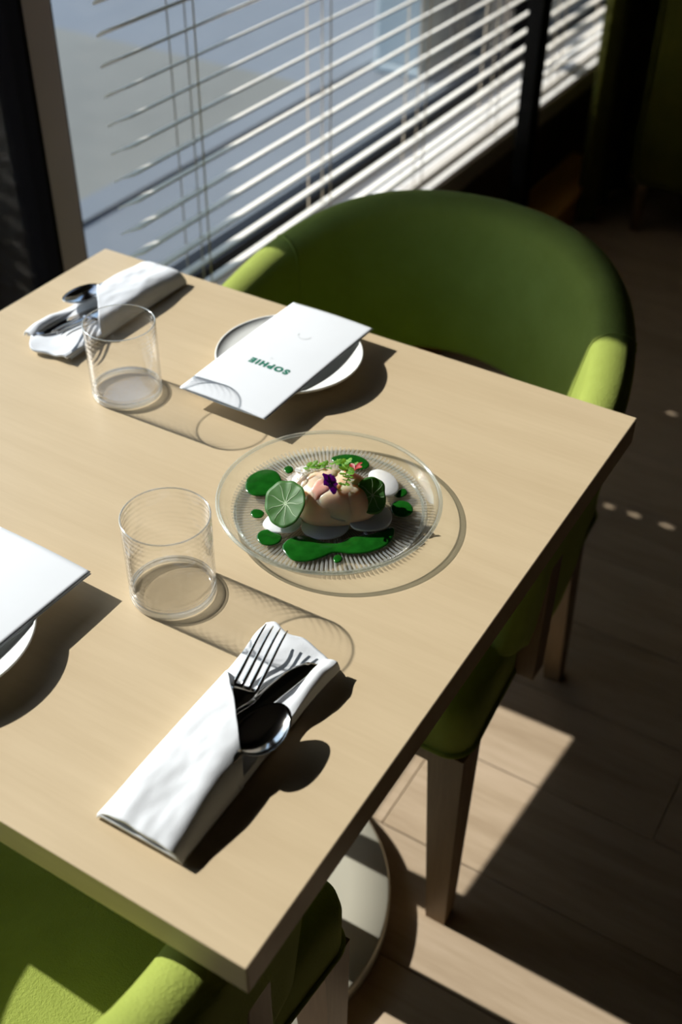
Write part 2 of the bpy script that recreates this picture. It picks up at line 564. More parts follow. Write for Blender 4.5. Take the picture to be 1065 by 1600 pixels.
# ------------------------------------------------------------------ table
TL, TW = 0.7926, 0.7863
table = thing('dining_table', 'square pale oak dining table with a round pedestal foot', 'table', (TL / 2, -TW / 2, 0))
box('tabletop', -TL / 2, TL / 2, -TW / 2, TW / 2, ZT - 0.035, ZT, 'table', table, bev=0.0012, seg=2)
DX = 0.049
lathe('column', [(0, 0.036), (0.045, 0.036), (0.042, 0.05), (0.0375, 0.06), (0.0375, 0.68), (0.05, 0.70), (0.0, 0.70)], 'cream', table, 48, center=(DX, 0, 0))
lathe('base_disc', [(0, 0), (0.235, 0), (0.238, 0.003), (0.238, 0.028), (0.234, 0.0315), (0.18, 0.033), (0.05, 0.036), (0, 0.036)], 'cream', table, 96, center=(DX, 0, 0))
box('top_plate', DX - 0.12, DX + 0.12, -0.12, 0.12, 0.70, 0.7148, 'black_metal', table, bev=0.002)

# ------------------------------------------------------------------ chairs
def make_chair():
    """green tub chair; the front looks to -y, the origin is on the floor under the seat"""
    c = thing('tub_chair', 'green velvet tub chair', 'chair')
    SX = 0.283
    def leg(x0, y0, x1, y1, w0, w1, z1=0.375):
        vs = []
        for (cx, cy, ww, z) in ((x1, y1, w1, 0.0), (x0, y0, w0, z1)):
            for sx, sy in ((-1, -1), (1, -1), (1, 1), (-1, 1)):
                vs.append((cx + sx * ww / 2, cy + sy * ww / 2, z))
        fs = [(3, 2, 1, 0), (4, 5, 6, 7)] + [(i, (i + 1) % 4, 4 + (i + 1) % 4, 4 + i) for i in range(4)]
        o = mesh_obj('leg', vs, fs, 'leg', c)
        return o
    for s in (-1, 1):
        leg(s * 0.258, -0.247, s * 0.268, -0.254, 0.05, 0.030)
        leg(s * 0.215, 0.225, s * 0.228, 0.262, 0.046, 0.028)
        # arm post
        box('arm_post', s * 0.287 - 0.014, s * 0.287 + 0.014, -0.105, -0.07, 0.3765, 0.60, 'leg', c, bev=0.002)
    # seat cushion: rounded plan, crowned
    rings = []
    def plan(inset, z, n=64):
        pts = []
        D, rc = 0.277 - inset, max(0.006, 0.032 - inset * 0.3)
        for q, (cx, cy, a0) in enumerate(((1, 1, 0.0), (-1, 1, PI / 2), (-1, -1, PI), (1, -1, 1.5 * PI))):
            for k in range(12):
                a = a0 + PI / 2 * k / 11
                y = cy * (D - rc) + rc * math.sin(a)
                x = cx * (SX - inset - rc) + rc * math.cos(a)
                pts.append(Vector((x * (1 - 0.13 * sm(-0.05, 0.277, y)), y, z)))
        return pts
    for ins, z in ((0.03, 0.376), (0.004, 0.377), (0.0, 0.384), (0.0, 0.44), (0.003, 0.458), (0.012, 0.470), (0.03, 0.477), (0.08, 0.482), (0.16, 0.485), (0.24, 0.486)):
        rings.append(plan(ins, z))
    loft('seat_rail', [plan(0.008, 0.346), plan(0.006, 0.348), plan(0.006, 0.3755)], 'leg', c, smooth=False)
    seat = loft('seat', rings, 'velvet', c)
    tube('piping', [p + Vector((0, 0, 0)) for p in plan(-0.001, 0.381)] + [plan(-0.001, 0.381)[0]], 0.0035, 'velvet', seat, 6)
    # back shell: a U in plan, arms in front, leaning outwards
    A, B = 0.268, 0.315                       # half width, depth of the back arc (centre line at mid height)
    YS, YF = 0.0, -0.165                   # where arc begins, arm front
    path = []
    na, nb = 10, 44
    for i in range(na):
        t = i / na
        path.append((-A, lerp(YF, YS, t), -1.0))
    for i in range(nb + 1):
        a = PI - PI * i / nb
        path.append((A * math.copysign(abs(math.cos(a)) ** 1.0, math.cos(a)), YS + B * abs(math.sin(a)) ** 1.0, 0.0))
    for i in range(1, na + 1):
        t = i / na
        path.append((A, lerp(YS, YF, t), 1.0))
    N = len(path)
    rings = []
    seams = {}
    for i, (x, y, _) in enumerate(path):
        a = path[max(0, i - 1)]; b = path[min(N - 1, i + 1)]
        t = Vector((b[0] - a[0], b[1] - a[1], 0)).normalized()
        nrm = Vector((-t.y, t.x, 0))         # outwards
        h = sm(-0.05, 0.315, y)               # 0 on arms, 1 at the very back
        zt = lerp(0.694, 0.80, h)
        zt -= 0.035 * sm(-0.06, -0.165, y)   # arms dip at their tips
        zb = lerp(0.40, 0.575, sm(0.08, 0.29, y))
        zb = lerp(zb, 0.45, sm(-0.05, -0.165, y))
        th = lerp(0.062, 0.056, h)
        lean = lerp(0.02, 0.055, h)
        if i in (0, N - 1):
            th *= 0.55
            zt -= 0.012; zb += 0.01
        H = zt - zb
        ring = []
        prof = []
        hr = th / 2
        m = 8
        for q in range(m + 1):               # rounded top, from inside to outside
            ang = PI - PI * q / m
            prof.append((math.cos(ang) * hr, zt - hr * 0.8 + math.sin(ang) * hr * 0.8))
        for q in range(1, 6):
            f = q / 6
            prof.append((hr, lerp(zt - hr * 0.8, zb + hr * 0.5, f)))
        for q in range(5):
            ang = -PI * q / 4
            prof.append((math.cos(ang) * hr * 0.9, zb + hr * 0.5 + math.sin(ang) * hr * 0.5))
        for q in range(1, 6):
            f = q / 6
            prof.append((-hr - 0.006 * math.sin(PI * f), lerp(zb + hr * 0.5, zt - hr * 0.8, f)))
        for d, z in prof:
            k = (z - zb) / H - 0.5
            ring.append(Vector((x, y, 0)) + nrm * (d + lean * k) + Vector((0, 0, z)))
        rings.append(ring)
        seams[i] = ring
    shell = loft('back_shell', rings, 'velvet', c)
    for i in (na + 7, N - 1 - na - 7):
        rg = seams[i]
        pts = [rg[k] for k in list(range(20, len(rg))) + list(range(0, 13))]
        tube('seam', pts, 0.0016, 'velvet', shell, 5)
    return c

chair = make_chair()
chair.location = (0.455, 0.0, 0)
chair['label'] = 'green velvet tub chair beyond the table, its curved back in full view'
chair['group'] = 'green tub chairs at the table'
chair2 = copy_tree(chair)
chair2.location = (0.455, -0.815, 0)
chair2.rotation_euler = (0, 0, PI)
chair2['label'] = 'green velvet tub chair at the near side, only seat and one arm in view'

# ------------------------------------------------------------------ things on the table
def tumbler(loc, label):
    t = thing('water_tumbler', label, 'glass', (loc[0], loc[1], ZT), 0, 'clear water tumblers')
    R, H, wt = 0.0412, 0.0925, 0.0013
    # one glass wall with rounded lip and thick foot
    prof = [(R - 0.004, 0.0008), (R - 0.0012, 0.0022), (R, 0.006), (R, 0.03), (R, 0.06), (R, H - 0.0006), (R - 0.0003, H), (R - wt + 0.0003, H), (R - wt, H - 0.0006),
            (R - wt, 0.06), (R - wt, 0.03), (R - wt, 0.013), (R - wt - 0.0016, 0.0095)]
    lathe('wall', prof, 'glass', t, 128)
    lathe('lip', [(R - wt / 2 + 0.00085 * math.cos(a), H + 0.0002 + 0.0007 * math.sin(a)) for a in [2 * PI * k / 10 for k in range(10)]], 'glass_lip', t, 128, closed=True)
    lathe('heel', [(R - 0.0012 + 0.0014 * math.cos(a), 0.0050 + 0.0042 * math.sin(a)) for a in [2 * PI * k / 12 for k in range(12)]], 'glass_lip', t, 128, closed=True)
    lathe('foot', [(0, 0.0004), (R - 0.006, 0.0004), (R - 0.004, 0.0009), (R - 0.0022, 0.0052), (R - 0.0032, 0.0088), (R - 0.008, 0.0082), (0, 0.0078)], 'glass_base', t, 128)
    return t
tumbler((0.516, -0.510), 'clear straight water glass beside the near napkin roll')
tumbler((0.261, -0.268), 'clear straight water glass beside the far napkin roll')

def bowl(loc, label):
    R = 0.0898
    pr = [(0, 0.0), (0.050, 0.0), (0.052, 0.001), (0.054, 0.003), (0.066, 0.0075), (0.078, 0.0125), (0.0885, 0.0182), (R, 0.0202), (R - 0.0006, 0.0214), (R - 0.0022, 0.0212),
          (0.0870, 0.0203), (0.075, 0.0180), (0.060, 0.0152), (0.045, 0.0130), (0.030, 0.0117), (0, 0.0113)]
    o = lathe('side_plate', pr, 'china', None, 96)
    o.location = (loc[0], loc[1], ZT)
    return tag(o, label, 'plate', 'white side plates')
bowl((0.393, -0.121), 'shallow white china plate under the menu lettered in green')
bowl((0.381, -0.679), 'shallow white china plate cut off at the left edge under the blank-looking menu')

# folded menu leaflets
def leaf_z(x, y):
    return 0.0242 - 0.0016 * (x / 0.06) ** 2 - 0.0012 * (y / 0.117) ** 2
def text_mesh(name, txt, size, cx, cy, mat, parent, bold=0.0, space=1.0, zoff=0.00025):
    cu = bpy.data.curves.new('txt', 'FONT')
    cu.body = txt; cu.size = size; cu.align_x = 'CENTER'; cu.align_y = 'CENTER'
    cu.offset = bold; cu.space_character = space; cu.resolution_u = 4
    tmp = bpy.data.objects.new('txt', cu)
    COL.objects.link(tmp)
    dg = bpy.context.evaluated_depsgraph_get()
    me = bpy.data.meshes.new_from_object(tmp.evaluated_get(dg))
    bpy.data.objects.remove(tmp); bpy.data.curves.remove(cu)
    # print faces the diner across the table: turned by 180 degrees
    for v in me.vertices:
        x, y = -(v.co.x) + cx, -(v.co.y) + cy
        v.co = (x, y, leaf_z(x, y) + zoff)
    bm = bmesh.new(); bm.from_mesh(me)
    bmesh.ops.recalc_face_normals(bm, faces=bm.faces)
    for f in bm.faces:
        if f.normal.z < 0:
            f.normal_flip()
    bm.to_mesh(me); bm.free()
    me.materials.clear(); me.materials.append(M[mat])
    o = bpy.data.objects.new(name, me)
    return link(o, parent)

def menu(loc, rz, label, lettered=True):
    t = thing('folded_menu', label, 'menu', (loc[0], loc[1], ZT), rz, 'folded white menus')
    W, L = 0.1205, 0.234
    sheet('front_leaf', 24, 40, lambda u, v: (W * (u - 0.5), L * (v - 0.5), leaf_z(W * (u - 0.5), L * (v - 0.5))), 0.0004, 'paper', t)
    # second leaf, sprung open towards the diner-side corner, hinged on the fold at +x... the long left side
    def back(u, v):
        x, y = W * (u - 0.5), L * (v - 0.5)
        gap = 0.0006 + 0.0042 * (1 - v) ** 2 * math.sin(PI * min(1, u * 0.9 + 0.1)) * 0.9
        return (x - 0.0008, y + 0.0005, leaf_z(x, y) - gap)
    sheet('back_leaf', 24, 40, back, 0.0004, 'paper', t)
    if not lettered:
        return t
    text_mesh('lettering', 'SOPHIE', 0.0135, 0.003, -0.027, 'ink_green', t, 0.0009, 1.30)
    text_mesh('small_lettering', 'by', 0.0038, -0.004, -0.0130, 'ink_grey', t, 0.0, 1.1)
    # faint round emblem: a wreath of small leaves
    em_v, em_f = [], []
    for k in range(10):
        a = PI + PI * k / 9
        px, py = 0.000 + 0.0085 * math.cos(a), 0.052 + 0.0075 * math.sin(a)
        b = len(em_v)
        for d, w2 in ((-0.0018, 0), (0, 0.0007), (0.0018, 0), (0, -0.0007)):
            x = px + d * -math.sin(a) + w2 * math.cos(a); y = py + d * math.cos(a) + w2 * math.sin(a)
            em_v.append((x, y, leaf_z(x, y) + 0.00025))
        em_f.append((b, b + 1, b + 2, b + 3))
    mesh_obj('emblem', em_v, em_f, 'ink_grey', t)
    return t
menu((0.391, -0.137), math.radians(-1.0), 'folded white menu with green lettering lying across the far side plate')
menu((0.386, -0.663), math.radians(180 - 1.5), 'folded white menu cut off at the left edge of the picture', False)

# napkin rolls
def nap_noise(x, y, s, seed):
    return noise.noise(Vector((x * s + seed, y * s - seed * 0.7, seed)))
def napkin(loc, rz, label, seed):
    t = thing('napkin_roll', label, 'napkin', (loc[0], loc[1], ZT), rz, 'rolled white napkins')
    W = 0.078
    hw = W / 2
    def vedge(u):                              # pocket mouth: high on the left, low on the right
        return lerp(0.174, 0.083, u) + 0.003 * math.sin(u * PI)
    # folded layers under the pocket
    for q, (ins, z1, l1) in enumerate(((0.002, 0.0046, 0.226), (0.0, 0.0086, 0.236))):
        def f(u, v, q=q, ins=ins, z1=z1, l1=l1):
            x = lerp(-hw + ins, hw - ins, u); y = lerp(ins * 1.5, l1, v)
            flare = sm(0.17, 0.235, y)
            x += flare * (0.004 * nap_noise(0.3, y, 30, seed + q) + 0.002 * (2 * u - 1))
            y += flare * (0.010 * nap_noise(x, 0.3, 45, seed + 5 + q) + 0.009 * math.sin(u * PI) * (q - 0.3) - 0.012 * sm(0.55, 1, u))
            e = min(u, 1 - u) * W
            z = z1 - 0.0016 * (1 - sm(0, 0.006, e))
            z += q * flare * (0.0035 * (nap_noise(x, y, 40, seed + 9)) + 0.003 * (1 - sm(0.0, 0.25, u)))
            z += 0.0006 * nap_noise(x, y, 60, seed + 3 + q)
            return (x, y, max(z, 0.0034 + 0.0036 * q))
        sheet('fold', 40, 96, f, 0.0032, 'linen', t)
    # raised right hand edge of the opened cloth beside the cutlery
    def f2(u, v):
        y = lerp(0.075, 0.226, v)
        x = lerp(lerp(0.030, 0.0275, sm(0.1, 0.22, y)), hw + 0.0022 + 0.003 * sm(0.15, 0.226, y), u)
        top = lerp(0.0095, 0.0175, sm(0.145, 0.20, y)) * (1 - 0.25 * sm(0.205, 0.226, y))
        z = 0.0092 + (top - 0.0092) * math.sin(PI * min(1, u * 0.75 + 0.15)) ** 0.8 + 0.0010 * nap_noise(x, y, 55, seed) - 0.004 * sm(0.8, 1.0, u)
        return (x, y + 0.004 * nap_noise(x, 0.1, 60, seed), z)
    sheet('rolled_edge', 20, 64, f2, 0.0025, 'linen', t)
    # pocket
    def f3(u, v):
        y = v * vedge(u)
        x = lerp(-hw - 0.0012, hw + 0.0022, u)
        s = abs(2 * u - 1)
        arch = (1 - s ** 4.5)
        top = lerp(0.0185, 0.0245, sm(0.0, 0.07, y))
        z = 0.0036 + (top - 0.0036) * arch ** 0.75
        z += arch * (0.0012 * nap_noise(x * 1.0, y * 0.35, 48, seed + 1) + 0.0005 * nap_noise(x, y * 0.5, 120, seed + 2))
        z += 0.0007 * arch * math.sin((x * 0.9 + y * 0.30) * 110 + seed)
        if v < 0.10:
            z -= 0.002 * (1 - v / 0.10) ** 2 * arch
        y += 0.0012 * nap_noise(u, v, 6, seed)
        return (x, y, z)
    sheet('pocket', 56, 84, f3, 0.0026, 'linen', t)
    return t

def prism_path(name, sect, mat, parent, smooth=True):
    return loft(name, sect, mat, parent, smooth)

def flat_ring(p, w, th, side, up, n=10):
    """elliptical-ish cross section"""
    r = []
    for k in range(n):
        a = 2 * PI * k / n
        r.append(p + side * (w / 2 * math.copysign(abs(math.cos(a)) ** 0.7, math.cos(a))) + up * (th / 2 * math.sin(a)))
    return r

def handle_rings(L0, L1, z, wn=0.006, we=0.016, n=14):
    rg = []
    for i in range(n + 1):
        t = i / n
        y = lerp(L0, L1, t)
        wd = lerp(we, wn, sm(0.05, 0.85, t))
        if i == 0:
            wd *= 0.5
        rg.append(flat_ring(Vector((0, y, z(y))), wd, 0.0026, Vector((1, 0, 0)), Vector((0, 0, 1))))
    return rg

def fork(parentless_loc, rz, label):
    t = thing('table_fork', label, 'fork', parentless_loc, rz, 'table forks')
    def zc(y):
        return 0.0135 * sm(0.115, 0.20, y) ** 1.4
    rg = handle_rings(0.0, 0.104, zc, 0.0062, 0.018)
    for y, wd in ((0.112, 0.0078), (0.118, 0.013), (0.124, 0.020), (0.131, 0.0250), (0.1385, 0.0258)):
        rg.append(flat_ring(Vector((0, y, zc(y))), wd, 0.0022, Vector((1, 0, 0)), Vector((0, 0, 1))))
    loft('handle', rg, 'steel', t)
    for k in range(4):
        x = (k - 1.5) * 0.0072
        rr = []
        for i in range(11):
            f = i / 10
            y = lerp(0.1360, 0.202, f)
            wd = lerp(0.0041, 0.0019, f) * (0.5 if i == 10 else 1)
            rr.append(flat_ring(Vector((x * lerp(1, 0.97, f), y, zc(y))), wd, lerp(0.0022, 0.0014, f), Vector((1, 0, 0)), Vector((0, 0, 1)), 8))
        loft('tine', rr, 'steel', t)
    return t

def knife(loc, rz, label):
    t = thing('table_knife', label, 'knife', loc, rz, 'table knives')
    rg = handle_rings(0.0, 0.095, lambda y: 0.0, 0.012, 0.018)
    loft('handle', rg, 'steel', t)
    rr = []
    for i in range(25):
        f = i / 24
        y = lerp(0.093, 0.212, f)
        half = 0.0105 * min(1, sm(-0.05, 0.18, f) + 0.35)
        lx = -half; rx = half
        if f > 0.62:
            q = (f - 0.62) / 0.38
            lx = -half * (1 - q ** 2.2 * 0.9); rx = half * (1 - q ** 5 * 0.35)
            rx = lerp(rx, half * 0.9, q)
            if i == 24:
                lx = rx - 0.002
        cx = (lx + rx) / 2
        rr.append(flat_ring(Vector((cx, y, 0.0)), rx - lx, 0.0016, Vector((1, 0, 0)), Vector((0, 0, 1)), 8))
    loft('blade', rr, 'steel', t)
    return t

def spoon(loc, rz, label, roll=0.0):
    t = thing('table_spoon', label, 'spoon', loc, rz, 'table spoons')
    t.rotation_euler = (0, roll, rz)
    def zc(y):
        return 0.0055 * sm(0.05, 0.086, y)
    loft('handle', handle_rings(0.026, 0.088, zc, 0.006, 0.013), 'steel', t)
    # bowl: double walled shallow egg shape
    a, b, dep, th = 0.0300, 0.0205, 0.0085, 0.0010
    y0 = 0.085 + a
    vs, fs = [], []
    nr, ns = 10, 48
    def P(r, k, off):
        ang = 2 * PI * k / ns
        cx, cy = math.cos(ang), math.sin(ang)
        wid = b * (1 - 0.10 * cy)              # egg
        x = r * wid * cx; y = y0 + r * a * cy
        z = 0.0065 - dep * (1 - r * r) ** 0.8 - off
        z += 0.0018 * (r * cy) ** 2 * (1 if cy > 0 else 0.3)
        return Vector((x, y, z))
    vs.append(P(0, 0, 0))
    for i in range(1, nr + 1):
        for k in range(ns):
            vs.append(P(i / nr, k, 0))
    K = len(vs)
    vs.append(P(0, 0, th))
    for i in range(1, nr + 1):
        for k in range(ns):
            p = P(i / nr, k, th)
            if i == nr:
                p = P(1.0, k, th * 0.9)
            vs.append(p)
    for base, flip in ((0, False), (K, True)):
        for k in range(ns):
            k2 = (k + 1) % ns
            f = (base, base + 1 + k, base + 1 + k2); fs.append(f[::-1] if flip else f)
            for i in range(nr - 1):
                q = (base + 1 + i * ns + k, base + 1 + (i + 1) * ns + k, base + 1 + (i + 1) * ns + k2, base + 1 + i * ns + k2)
                fs.append(q[::-1] if flip else q)
    for k in range(ns):
        k2 = (k + 1) % ns
        fs.append((1 + (nr - 1) * ns + k, K + 1 + (nr - 1) * ns + k, K + 1 + (nr - 1) * ns + k2, 1 + (nr - 1) * ns + k2))
    mesh_obj('bowl', vs, fs, 'steel', t, True)
    return t

def place_setting(ox, oy, rz, where, seed):
    """ox, oy: middle of the closed end of the napkin"""
    R = Matrix.Rotation(rz, 4, 'Z')
    def at(x, y, z):
        p = R @ Vector((x, y, 0))
        return (ox + p.x, oy + p.y, ZT + z)
    napkin((ox, oy), rz, 'white linen napkin roll with a diagonal pocket, ' + where, seed)
    knife(at(-0.026, 0.014, 0.0105), rz + math.radians(-13), 'steel knife with the dark blade up in the napkin, ' + where)
    fork(at(0.009, 0.024, 0.0138), rz + math.radians(8), 'steel fork with four tines sticking out of the napkin, ' + where)
    spoon(at(0.020, 0.011, 0.0160), rz + math.radians(-5.5), 'steel spoon leaning out of the napkin side, ' + where, math.radians(4))
place_setting(0.663, -0.745, math.radians(0.5), 'near table corner', 3.1)
place_setting(0.122, -0.022, math.radians(180 - 0.5), 'far window side', 8.4)

# ------------------------------------------------------------------ glass plate and the dish on it
PC = (0.578, -0.329)
def sss(name, col, rough=0.35, sub=0.6, rad=(0.006, 0.004, 0.003), var=0.08, vscale=60, spec=0.5):
    m = plain(name, col, rough, spec=spec, var=var, vscale=vscale)
    b = m.node_tree.nodes['Principled BSDF']
    b.inputs['Subsurface Weight'].default_value = sub
    b.inputs['Subsurface Radius'].default_value = rad
    b.inputs['Subsurface Scale'].default_value = 1.0
    return m
def leafy(name, c1, c2, trans):
    m = bpy.data.materials.new(name); m.use_nodes = True
    nt = m.node_tree; b = nt.nodes['Principled BSDF']
    v = coords(nt, (1, 1, 1))
    r = ramp(nt, [(0.35, c1), (0.65, c2)])
    nt.links.new(nz(nt, v, 90, 3), r.inputs[0]); nt.links.new(r.outputs[0], b.inputs['Base Color'])
    b.inputs['Roughness'].default_value = 0.5
    t = nt.nodes.new('ShaderNodeBsdfTranslucent'); t.inputs[0].default_value = (*trans, 1)
    mx = nt.nodes.new('ShaderNodeMixShader'); mx.inputs[0].default_value = 0.4
    out = nt.nodes['Material Output']
    nt.links.new(b.outputs[0], mx.inputs[1]); nt.links.new(t.outputs[0], mx.inputs[2]); nt.links.new(mx.outputs[0], out.inputs[0])
    return m
M['fish'] = sss('raw_fish', (0.80, 0.56, 0.40), 0.28, 0.8, (0.014, 0.008, 0.005), 0.07, 70)
M['fish_pink'] = sss('raw_fish_pink', (0.78, 0.43, 0.34), 0.25, 0.7, (0.010, 0.004, 0.003), 0.12, 80)
M['radish'] = sss('white_radish', (0.88, 0.88, 0.82), 0.25, 0.8, (0.016, 0.015, 0.012), 0.02, 50)
M['sauce'] = plain('herb_oil', (0.007, 0.080, 0.007), 0.10, var=0.25, vscale=90, spec=0.5)
M['nasturtium'] = leafy('nasturtium_green', (0.048, 0.165, 0.032), (0.07, 0.205, 0.045), (0.20, 0.40, 0.02))
M['vein'] = plain('leaf_vein', (0.42, 0.56, 0.33), 0.5)
M['herb'] = leafy('herb_green', (0.08, 0.26, 0.02), (0.14, 0.36, 0.03), (0.22, 0.42, 0.02))
M['petal_white'] = leafy('white_petal', (0.78, 0.78, 0.78), (0.85, 0.85, 0.85), (0.8, 0.8, 0.8))
M['petal_purple'] = leafy('purple_petal', (0.05, 0.006, 0.11), (0.10, 0.012, 0.20), (0.10, 0.0, 0.2))
M['petal_red'] = leafy('red_petal', (0.33, 0.004, 0.008), (0.42, 0.008, 0.012), (0.5, 0.008, 0.01))
M['yellow'] = plain('yellow_stamen', (0.75, 0.5, 0.05), 0.6)

plate = thing('glass_plate', 'clear ribbed glass plate carrying the fish dish', 'plate', (PC[0], PC[1], ZT))
lathe('dish', [(0, 0.0022), (0.099, 0.0022), (0.1015, 0.0028), (0.108, 0.0090), (0.1135, 0.0148), (0.1120, 0.0168), (0.1065, 0.0112), (0.1005, 0.0056), (0.097, 0.0050), (0, 0.0050)], 'plate_glass', plate, 160)
rim_prof = [(0.1145 + 0.0021 * math.cos(a), 0.0163 + 0.0019 * math.sin(a)) for a in [2 * PI * k / 12 for k in range(12)]]
lathe('rim', rim_prof, 'plate_rim', plate, 160, closed=True)
lathe('foot_ring', [(0.0975 + 0.0016 * math.cos(a), 0.0014 + 0.0013 * math.sin(a)) for a in [2 * PI * k / 10 for k in range(10)]], 'plate_rim', plate, 160, closed=True)
rv, rf = [], []
NR = 132
for k in range(NR):
    a = 2 * PI * k / NR
    ca, sa = math.cos(a), math.sin(a)
    def pt(r, d, z): return (r * ca - d * sa, r * sa + d * ca, z)
    b = len(rv)
    for r, wd, z in ((0.030, 0.0005, 0.0052), (0.060, 0.0010, 0.0060), (0.0955, 0.0015, 0.0066), (0.1010, 0.0011, 0.0072)):
        rv += [pt(r, -wd, 0.0049), pt(r, 0, z), pt(r, wd, 0.0049)]
    for i in range(3):
        for q in range(3):
            q2 = (q + 1) % 3
            rf.append((b + i * 3 + q, b + i * 3 + q2, b + i * 3 + 3 + q2, b + i * 3 + 3 + q))
    rf.append((b + 2, b + 1, b)); rf.append((b + 9, b + 10, b + 11))
ribs = mesh_obj('ribs', rv, rf, 'rib_glass', plate)
ribs['kind'] = 'stuff'
ZP = ZT + 0.0073                         # where food rests, on top of the ribs

def smooth_loop(pts, sub=5):
    out = []
    n = len(pts)
    P = [Vector((p[0], p[1], 0)) for p in pts]
    for i in range(n):
        p0, p1, p2, p3 = P[i - 1], P[i], P[(i + 1) % n], P[(i + 2) % n]
        for q in range(sub):
            t = q / sub
            out.append(0.5 * ((2 * p1) + (p2 - p0) * t + (2 * p0 - 5 * p1 + 4 * p2 - p3) * t * t + (3 * p1 - p0 - 3 * p2 + p3) * t ** 3))
    return out
def area(P):
    return sum(P[i - 1].x * P[i].y - P[i].x * P[i - 1].y for i in range(len(P))) / 2
def puddle(name, pts, h, mat, label, cat, z0=None, group=None, edge=0.0022, warp=None, sub=5):
    """a flat blob with a rounded edge, standing on the plate"""
    P = smooth_loop(pts, sub)
    if area(P) < 0:
        P.reverse()
    n = len(P)
    c = sum(P, Vector()) / n
    nr = []
    for i in range(n):
        t = (P[(i + 1) % n] - P[i - 1]).normalized()
        nr.append(Vector((-t.y, t.x, 0)))     # inwards for a counter clockwise loop
    vs, fs = [], []
    prof = [(0.0004, 0.0), (0.0, 0.30 * h), (0.25 * edge, 0.66 * h), (0.6 * edge, 0.90 * h), (edge, h)]
    for d, z in prof:
        for i in range(n):
            p = P[i] + nr[i] * d - c
            vs.append(Vector((p.x, p.y, z)))
    for r in range(len(prof) - 1):
        for i in range(n):
            i2 = (i + 1) % n
            fs.append((r * n + i, r * n + i2, (r + 1) * n + i2, (r + 1) * n + i))
    fs.append(tuple((len(prof) - 1) * n + i for i in range(n)))
    fs.append(tuple(range(n))[::-1])
    if warp:
        vs = [Vector((v.x, v.y, v.z + warp(v.x, v.y))) for v in vs]
    o = mesh_obj(name, vs, fs, mat, None, True)
    o.location = (PC[0] + c.x, PC[1] + c.y, z0 if z0 is not None else ZP)
    return tag(o, label, cat, group)

SG = 'dark green sauce pools on the glass plate'
SAUCE = [
 ('large dark green sauce pool along the front of the fish', [(-0.0021, -0.0842), (-0.0057, -0.0729), (-0.0013, -0.0611), (0.0095, -0.0543), (0.025, -0.0538), (0.04, -0.0479), (0.0453, -0.0344), (0.0574, -0.0223), (0.0671, -0.007), (0.0734, 0.0016), (0.0785, -0.0022), (0.0824, -0.0158), (0.0817, -0.0287), (0.0725, -0.0444), (0.0591, -0.055), (0.0442, -0.062), (0.0375, -0.075), (0.0278, -0.0876), (0.0146, -0.0925)]),
 ('round dark green sauce pool left of the fish', [(-0.0905, -0.0209), (-0.0958, -0.0087), (-0.0945, 0.003), (-0.0885, 0.0128), (-0.0785, 0.0166), (-0.0693, 0.0126), (-0.0603, 0.0027), (-0.0572, -0.0106), (-0.0615, -0.0221), (-0.0722, -0.03), (-0.0835, -0.0285)]),
 ('small green sauce blob below the lit round leaf', [(-0.0327, -0.084), (-0.036, -0.0746), (-0.0312, -0.067), (-0.0219, -0.0647), (-0.0132, -0.0685), (-0.0100, -0.0763), (-0.0129, -0.0843), (-0.0224, -0.089)]),
 ('oval dark sauce pool right of the shaded leaf', [(0.0579, 0.0265), (0.0551, 0.0357), (0.0592, 0.0432), (0.0686, 0.0454), (0.0775, 0.0387), (0.0797, 0.0292), (0.0744, 0.0211), (0.0652, 0.0202)]),
 ('little green sauce spot at the right rear radish slice', [(0.0488, 0.0504), (0.0506, 0.0604), (0.0549, 0.0631), (0.0603, 0.0582), (0.0594, 0.0502), (0.0536, 0.0459)]),
 ('dark green sauce pool behind the red flower', [(-0.039, 0.0674), (-0.032, 0.0799), (-0.0196, 0.0863), (-0.0072, 0.0859), (0.0021, 0.0796), (0.0019, 0.0702), (-0.0097, 0.0629), (-0.0243, 0.0605)]),
 ('tiny green sauce drop left of the white blossoms', [(-0.0714, 0.0231), (-0.0722, 0.0305), (-0.0669, 0.0325), (-0.0614, 0.0267), (-0.0636, 0.02)]),
 ('small green sauce drop left of the lit round leaf', [(-0.0602, -0.0555), (-0.0609, -0.0487), (-0.0553, -0.0453), (-0.048, -0.0479), (-0.0467, -0.0555), (-0.0528, -0.0593)]),
 ('tiny green sauce drop at the very front of the plate', [(0.0475, -0.0699), (0.0473, -0.0634), (0.0515, -0.0619), (0.056, -0.0657), (0.0557, -0.0713), (0.052, -0.0736)]),
]
for lb, pts in SAUCE:
    big = len(pts) > 8
    puddle('sauce_pool', pts, 0.0017 if big else 0.0013, 'sauce', lb, 'sauce', None, SG, 0.0026 if big else 0.0018)
RAD = [
 ('white radish slice under the lit round leaf', [(-0.0392, -0.0642), (-0.0404, -0.0508), (-0.0339, -0.0372), (-0.0173, -0.0328), (-0.0042, -0.0448), (-0.0032, -0.0581), (-0.013, -0.0660), (-0.0265, -0.0690)], 0.0030),
 ('white radish slice at the front below the purple flower', [(-0.0024, -0.0499), (-0.0104, -0.0254), (0.0063, -0.0089), (0.0298, -0.0099), (0.039, -0.0241), (0.0386, -0.0371), (0.0282, -0.0504), (0.0126, -0.0555)], 0.0042),
 ('white radish slice below the shaded leaf', [(0.0349, -0.0185), (0.0312, 0.0005), (0.0442, 0.0171), (0.0596, 0.0206), (0.0687, 0.0096), (0.0685, -0.0058), (0.0583, -0.0202), (0.0448, -0.0263)], 0.0042),
 ('sunlit white radish slice behind the shaded leaf', [(0.013, 0.0579), (0.0155, 0.0739), (0.0293, 0.0772), (0.0453, 0.0652), (0.052, 0.0504), (0.0487, 0.0358), (0.0349, 0.0334)], 0.0030),
]
CR = Vector((0.008, -0.003, 0))
